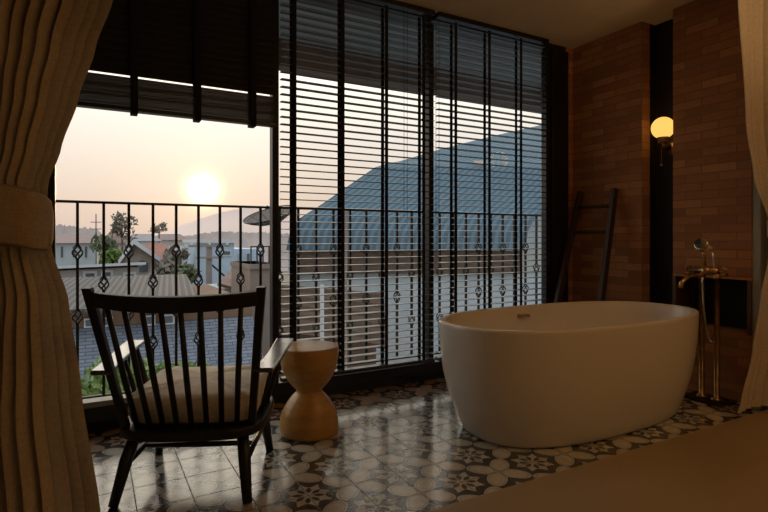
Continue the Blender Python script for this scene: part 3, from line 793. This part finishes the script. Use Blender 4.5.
for k in range(12):
    th = 2*math.pi*k/12
    rb.tube([Md @ Vector((RD*q*math.cos(th), RD*q*math.sin(th), .26*q*q-.012)) + D0 for q in (.03,.25,.5,.75,1)], .010, 5)
rim = [Md @ Vector((RD*math.cos(2*math.pi*k/40), RD*math.sin(2*math.pi*k/40), .26)) + D0 for k in range(41)]
rb.tube(rim, .014, 6).build('rib_frame', M['iron'], ds)
fd = Md @ Vector((0,0,.44)) + D0
fm = MB()
for k in (0, 1, 2): 
    th = R(120*k+20); fm.tube([Md @ Vector((RD*.9*math.cos(th), RD*.9*math.sin(th), .21)) + D0, fd], .008, 5)
fm.tube([fd, fd + Vector((0,0,.06))], .03, 8).build('feed', M['iron'], ds)
MB().tube([(D0.x, D0.y, zt7), (D0.x, D0.y, D0.z+.02)], .03, 10).build('mast', M['iron'], ds)
# utility pole
Y8 = 19
p8 = W(209, 246, Y=Y8)
up = thing('utility_pole', 'concrete utility pole with crossarms in front of the blue-white block', 'pole', (p8.x, Y8, GZ))
MB().bar([(p8.x, Y8, GZ), (p8.x, Y8, p8.z+.1)], Vector((.09,0,0)), Vector((0,.09,0))).build('shaft', MW['pole'], up)
for dz, wd in ((.0, .7), (-.4, .45)): MB().box((p8.x-wd, Y8-.17, p8.z+dz-.035), (p8.x+wd, Y8-.09, p8.z+dz+.035)).build('crossarm', MW['pole'], up)
MB().tube([(p8.x+.1, Y8, W(209,265,Y=Y8).z), (p8.x+1.4, Y8, W(209,300,Y=Y8).z)], .035, 6).build('stay', M['iron'], up)
for dx in (-.6, 0, .6): MB().lathe([(.03,0),(.04,.03),(.025,.07),(.035,.09),(.02,.12)], (p8.x+dx, Y8-.13, p8.z+.035), 10).build('insulator', MW['white'], up)
# antenna mast far left
am = W(96, 214, Y=44)
an = MB().tube([(am.x, 44, GZ), (am.x, 44, am.z)], [.09,.04], 6)
for dz in (.6, 1.1): an.box((am.x-.35, 43.97, am.z-dz-.03), (am.x+.35, 44.03, am.z-dz+.03))
tag(an.build('antenna_mast', MW['greyroof'], origin=(am.x, 44, GZ)), 'thin tall antenna mast on the skyline at far left', 'antenna')

# trees
def tree(label, c, r, mat, n, leaf, group='trees in the town', clumps=6, name='tree', seed=1):
    c = Vector(c); rr = random.Random(seed)
    t = thing(name, label, 'tree', (c.x, c.y, GZ), group)
    tr = MB().tube([(c.x, c.y, GZ), (c.x+.05*r[0], c.y, (GZ+c.z)/2), (c.x, c.y, c.z)], [.10*r[0]+.06, .07*r[0]+.04, .03*r[0]+.02], 8)
    cr_ = MB()
    for k in range(clumps):
        a = Vector((rr.uniform(-.55,.55)*r[0], rr.uniform(-.55,.55)*r[1], rr.uniform(-.6,.65)*r[2])); q = rr.uniform(.38,.6)
        tr.tube([(c.x, c.y, c.z-r[2]*.8), c + a], [.03*r[0]+.01, .008*r[0]+.004], 5)
        cr_.leaves(c + a, (r[0]*q, r[1]*q, r[2]*q), n//clumps, leaf, rr, .35)
    tr.build('trunk', MW['bark'], t, smooth=True)
    cr_.build('crown', mat, t)
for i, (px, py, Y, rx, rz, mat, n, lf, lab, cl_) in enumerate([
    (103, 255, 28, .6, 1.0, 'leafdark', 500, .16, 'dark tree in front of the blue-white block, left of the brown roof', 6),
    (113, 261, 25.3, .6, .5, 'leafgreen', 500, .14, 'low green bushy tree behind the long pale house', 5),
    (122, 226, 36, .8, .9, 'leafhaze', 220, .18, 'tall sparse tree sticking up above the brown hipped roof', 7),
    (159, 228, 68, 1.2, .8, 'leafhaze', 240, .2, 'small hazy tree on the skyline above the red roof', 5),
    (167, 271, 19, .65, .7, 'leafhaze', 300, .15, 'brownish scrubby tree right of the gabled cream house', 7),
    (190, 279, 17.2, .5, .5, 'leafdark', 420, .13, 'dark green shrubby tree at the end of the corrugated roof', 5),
    (176, 262, 24.5, .55, .7, 'leafhaze', 300, .15, 'haze-toned tree left of the blue-white block by the pole', 5)]):
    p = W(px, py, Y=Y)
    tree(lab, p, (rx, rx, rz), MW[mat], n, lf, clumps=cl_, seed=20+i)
for i, (px, py, Y, rx, rz, lab) in enumerate([
    (96, 398, 5.2, .33, .30, 'bright green leafy treetop beside the curtain, below the balcony railing'),
    (122, 392, 6.1, .34, .36, 'bright green leafy treetop under the left armrest of the chair'),
    (152, 388, 7.0, .30, .34, 'bright green leafy treetop behind the left spindles of the chair'),
    (186, 386, 6.3, .28, .28, 'bright green leafy treetop behind the middle of the chair back')]):
    p = W(px, py, Y=Y)
    tree(lab, p, (rx, rx, rz), MW['leafgreen'], 900, .045, group='green treetops below the balcony', clumps=8, seed=60+i)

# 8 hall with the huge blue sheet roof (its eave square to our line of sight)
def K(lat, dep, z): return FW*dep + RT*lat + Vector((0,0,z))
ez = 1 - 10.5/F*14
profr = [(0,0),(.01,.45),(.038,.84),(.103,1.24),(.175,1.73),(.274,2.40),(.32,2.56),(.364,2.66),(.52,3.19),(.75,3.88),(1.033,4.68)]
hall = thing('hall', 'large hall with a huge blue sheet-metal roof seen through the blinds', 'building', K(3, 18, GZ))
L0, L1 = -2.6, 3.75
top = []
rfm = MB(); vs = []; fs = []
for t_, h_ in profr:
    for lat in (L0, L1): vs.append(K(lat + 8.5*t_, 14 + 6*t_, ez + h_))
for i in range(len(profr)-1): fs.append((2*i, 2*i+1, 2*i+3, 2*i+2))
rfm.add(vs, fs)
sd = Vector((RT.x - FW.x*8.5/6, RT.y - FW.y*8.5/6, 0)).normalized()
rfm.build('roof', seamed('blue_sheet_roof', (.10,.165,.205), (.17,.245,.285), tuple(sd), .12, .55), hall, solid=.06)
MB().prism([K(L0+.1, 14.1, ez-.02), K(L1-.1, 14.1, ez-.02), K(L1-.1, 14.1, ez-.64), K(L0+.1, 14.1, ez-.64)], FW*.12).build('timber_band', mm('weathered_timber', (.11,.075,.05), .85, .4, 3, stretch=(1,1,8)), hall)
MB().prism([K(L0+.2, 14.3, ez-.5), K(L1+2.5, 14.3, ez-.5), K(L1+2.5, 14.3, GZ), K(L0+.2, 14.3, GZ)], FW*.2).build('wall', MW['bluewhite'], hall)
MB().prism([K(L1-.12, 14.25, ez), K(L1+2.5, 14.25, ez+.3), K(L1+2.5, 14.25, ez-.62), K(L1-.12, 14.25, ez-.62)], FW*.1).build('side_panel', MW['pale'], hall)
MB().prism([K(L0+8.5*t_+.05, 14+6*t_+.02, ez+h_-.03) for t_, h_ in profr] + [K(L0+8.55, 20, ez-.6), K(L0+.05, 14.02, ez-.6)], RT*.1).build('end_wall', MW['bluewhite'], hall)
MB().box((-.14,-.16,-.02), (.14,.16,.08), Matrix.Translation(W(479, 165, D=15.84)) @ Matrix.Rotation(-YAW, 4, 'Z') @ Matrix.Rotation(R(30), 4, 'X')).build('skylight', MW['cream'], hall)
# timber lean-to in front of it
ln = thing('shed', 'dark timber lean-to in front of the pale hall wall, behind the middle blind', 'shed', K(-1.2, 10, GZ))
a, b_, c, d = W(270, 330, D=9.2), W(386, 345, D=9.2), W(384, 293, D=11), W(272, 284, D=11)
quad3(a, b_, c, d, .08, 'roof', seamed('timber_boards', (.11,.072,.048), (.06,.04,.028), tuple(FW), .35, .85), ln)
MB().prism([W(272, 336, D=9.4), W(376, 346, D=9.4), K(-.12, 9.4, GZ), K(-2.0, 9.4, GZ)], FW*.15).build('wall', mm('brown_boarding', (.13,.085,.055), .85, .3, 3, stretch=(1,1,6)), ln)
wp = W(322, 285, D=9.0)
tag(MB().tube([(wp.x, wp.y, GZ), (wp.x, wp.y, wp.z)], .035, 10).build('post', MW['white'], origin=(wp.x, wp.y, GZ)), 'slim white post in front of the timber lean-to, behind the middle blind', 'post')
tp = W(344, 212, D=8.6)
tag(MB().tube([(tp.x, tp.y, GZ), (tp.x, tp.y, tp.z)], .055, 10).build('pole', MW['tan'], origin=(tp.x, tp.y, GZ)), 'tan concrete pole standing before the blue hall roof', 'pole')

# treeline and hills on the skyline, with haze painted into their colours
def ridge(name, pts, Y, mat, seed, rough=.0, step=2):
    r = random.Random(seed); mb = MB(); P = []
    px = pts[0][0]
    while px <= pts[-1][0]:
        for (a, fa), (c, fc) in zip(pts, pts[1:]):
            if a <= px <= c: py = fa + (fc-fa)*(px-a)/(c-a); break
        p = W(px, py - r.uniform(0, rough), Y=Y); P.append(p); px += step
    vs = []; n = len(P)
    for p in P: vs += [Vector((p.x, p.y-.25*Y*.25, GZ)), Vector((p.x, p.y-.05*Y*.2, (p.z+GZ)/2)), p, Vector((p.x*1.05, p.y*1.08, GZ))]
    fs = []
    for i in range(n-1):
        for k in range(3): fs.append((i*4+k, i*4+4+k, i*4+5+k, i*4+1+k))
    return struct(mb.add(vs, fs).build(name, mat, origin=(0, Y, GZ), smooth=True))
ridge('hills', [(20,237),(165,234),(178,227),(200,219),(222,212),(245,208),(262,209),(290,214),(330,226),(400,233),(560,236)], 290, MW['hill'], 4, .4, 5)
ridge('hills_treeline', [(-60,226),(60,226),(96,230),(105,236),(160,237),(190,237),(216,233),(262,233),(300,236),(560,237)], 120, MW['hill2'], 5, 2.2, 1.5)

# ------------------------------------------------------------------ world (evening sky)
wd = bpy.data.worlds.new('evening_sky'); sc.world = wd; wd.use_nodes = True
t = NT(wd.node_tree); bg = wd.node_tree.nodes['Background']
dirv = t.n('ShaderNodeTexCoord').outputs['Generated']
nv = t.n('ShaderNodeVectorMath', operation='NORMALIZE'); t.put(nv.inputs[0], dirv)
SUN = ray(203, 190).normalized()
x, y, z = t.sep(nv.outputs[0])
dt = t.n('ShaderNodeVectorMath', operation='DOT_PRODUCT'); t.put(dt.inputs[0], nv.outputs[0]); dt.inputs[1].default_value = tuple(SUN)
dot = t.m('MINIMUM', dt.outputs['Value'], 1.)
ang = t.m('MULTIPLY', t.m('ARCCOSINE', dot), 180/math.pi)
el = t.ramp(t.m('MULTIPLY', t.m('MAXIMUM', z, 0.), 1.), [(0, (.68,.54,.46)), (.05, (.79,.63,.52)), (.11, (.88,.75,.63)), (.20, (1.03,.94,.84)), (.31, (1.5,1.36,1.15)), (.40, (2.7,2.4,1.95)), (.60, (1.6,1.55,1.4)), (1, (1.1,1.2,1.35))])
away = t.ramp(t.m('MULTIPLY', t.m('MAXIMUM', z, 0.), 1.), [(0, (.62,.63,.66)), (.3, (.72,.78,.86)), (1, (.9,1.0,1.15))])
side = t.step(dot, -.25, .75)
sky = t.mix(side, away, el)
g1 = t.m('MULTIPLY', t.m('EXPONENT', t.m('DIVIDE', ang, -6.)), .42)
g2 = t.m('MULTIPLY', t.m('EXPONENT', t.m('MULTIPLY', t.m('POWER', t.m('DIVIDE', ang, 1.25), 2.), -1.)), 3.0)
sky = t.mix(1., sky, t.mix(1., (1.0,.58,.18,1), t.comb(g1, g1, g1), 'MULTIPLY'), 'ADD')
sky = t.mix(1., sky, t.mix(1., (1.0,.80,.42,1), t.comb(g2, g2, g2), 'MULTIPLY'), 'ADD')
t.put(bg.inputs['Color'], sky); bg.inputs['Strength'].default_value = 1.0

# ------------------------------------------------------------------ lights
def light(name, kind, loc, energy, col, size=.1, rot=None):
    l = bpy.data.lights.new(name, kind); l.energy = energy; l.color = col
    if kind == 'SUN': l.angle = size
    elif kind == 'POINT': l.shadow_soft_size = size
    o = bpy.data.objects.new(name, l); COL.objects.link(o); o.location = loc
    if rot is not None: o.rotation_euler = rot
    return o
light('low_sun', 'SUN', (2, 20, 10), .45, (1.0,.62,.30), R(2.5), (-SUN).to_track_quat('-Z', 'Y').to_euler())
WARM = (1.0, .61, .28)
light('globe_bulb', 'POINT', G, 2.6, (1.0,.50,.14), .082)
light('ceiling_fill_light', 'AREA', (2.7, .15, 1.75), 18, WARM, rot=(R(180),0,0)).data.size = .35  # unseen area light, added to brighten the ceiling and bounce down
light('bedroom_lamp', 'POINT', (2.4, -1.5, 2.1), 2, WARM, .18)
light('bedroom_table_lamp', 'POINT', (1.2, -.8, 1.15), 4.2, WARM, .15)

# ------------------------------------------------------------------ camera and view
cd = bpy.data.cameras.new('camera'); cam = bpy.data.objects.new('camera', cd); COL.objects.link(cam)
cam.location = EYE; cam.rotation_euler = (R(90), 0, -YAW)
cd.sensor_width = 36; cd.lens = F*36/768; cd.shift_y = -(256-HY)/768; cd.clip_start = .05; cd.clip_end = 1000
sc.camera = cam
sc.view_settings.view_transform = 'Standard'; sc.view_settings.look = 'None'
sc.view_settings.exposure = 0; sc.view_settings.gamma = 1; sc.view_settings.use_curve_mapping = False
for o in bpy.data.objects:
    if '_o' in o: del o['_o']
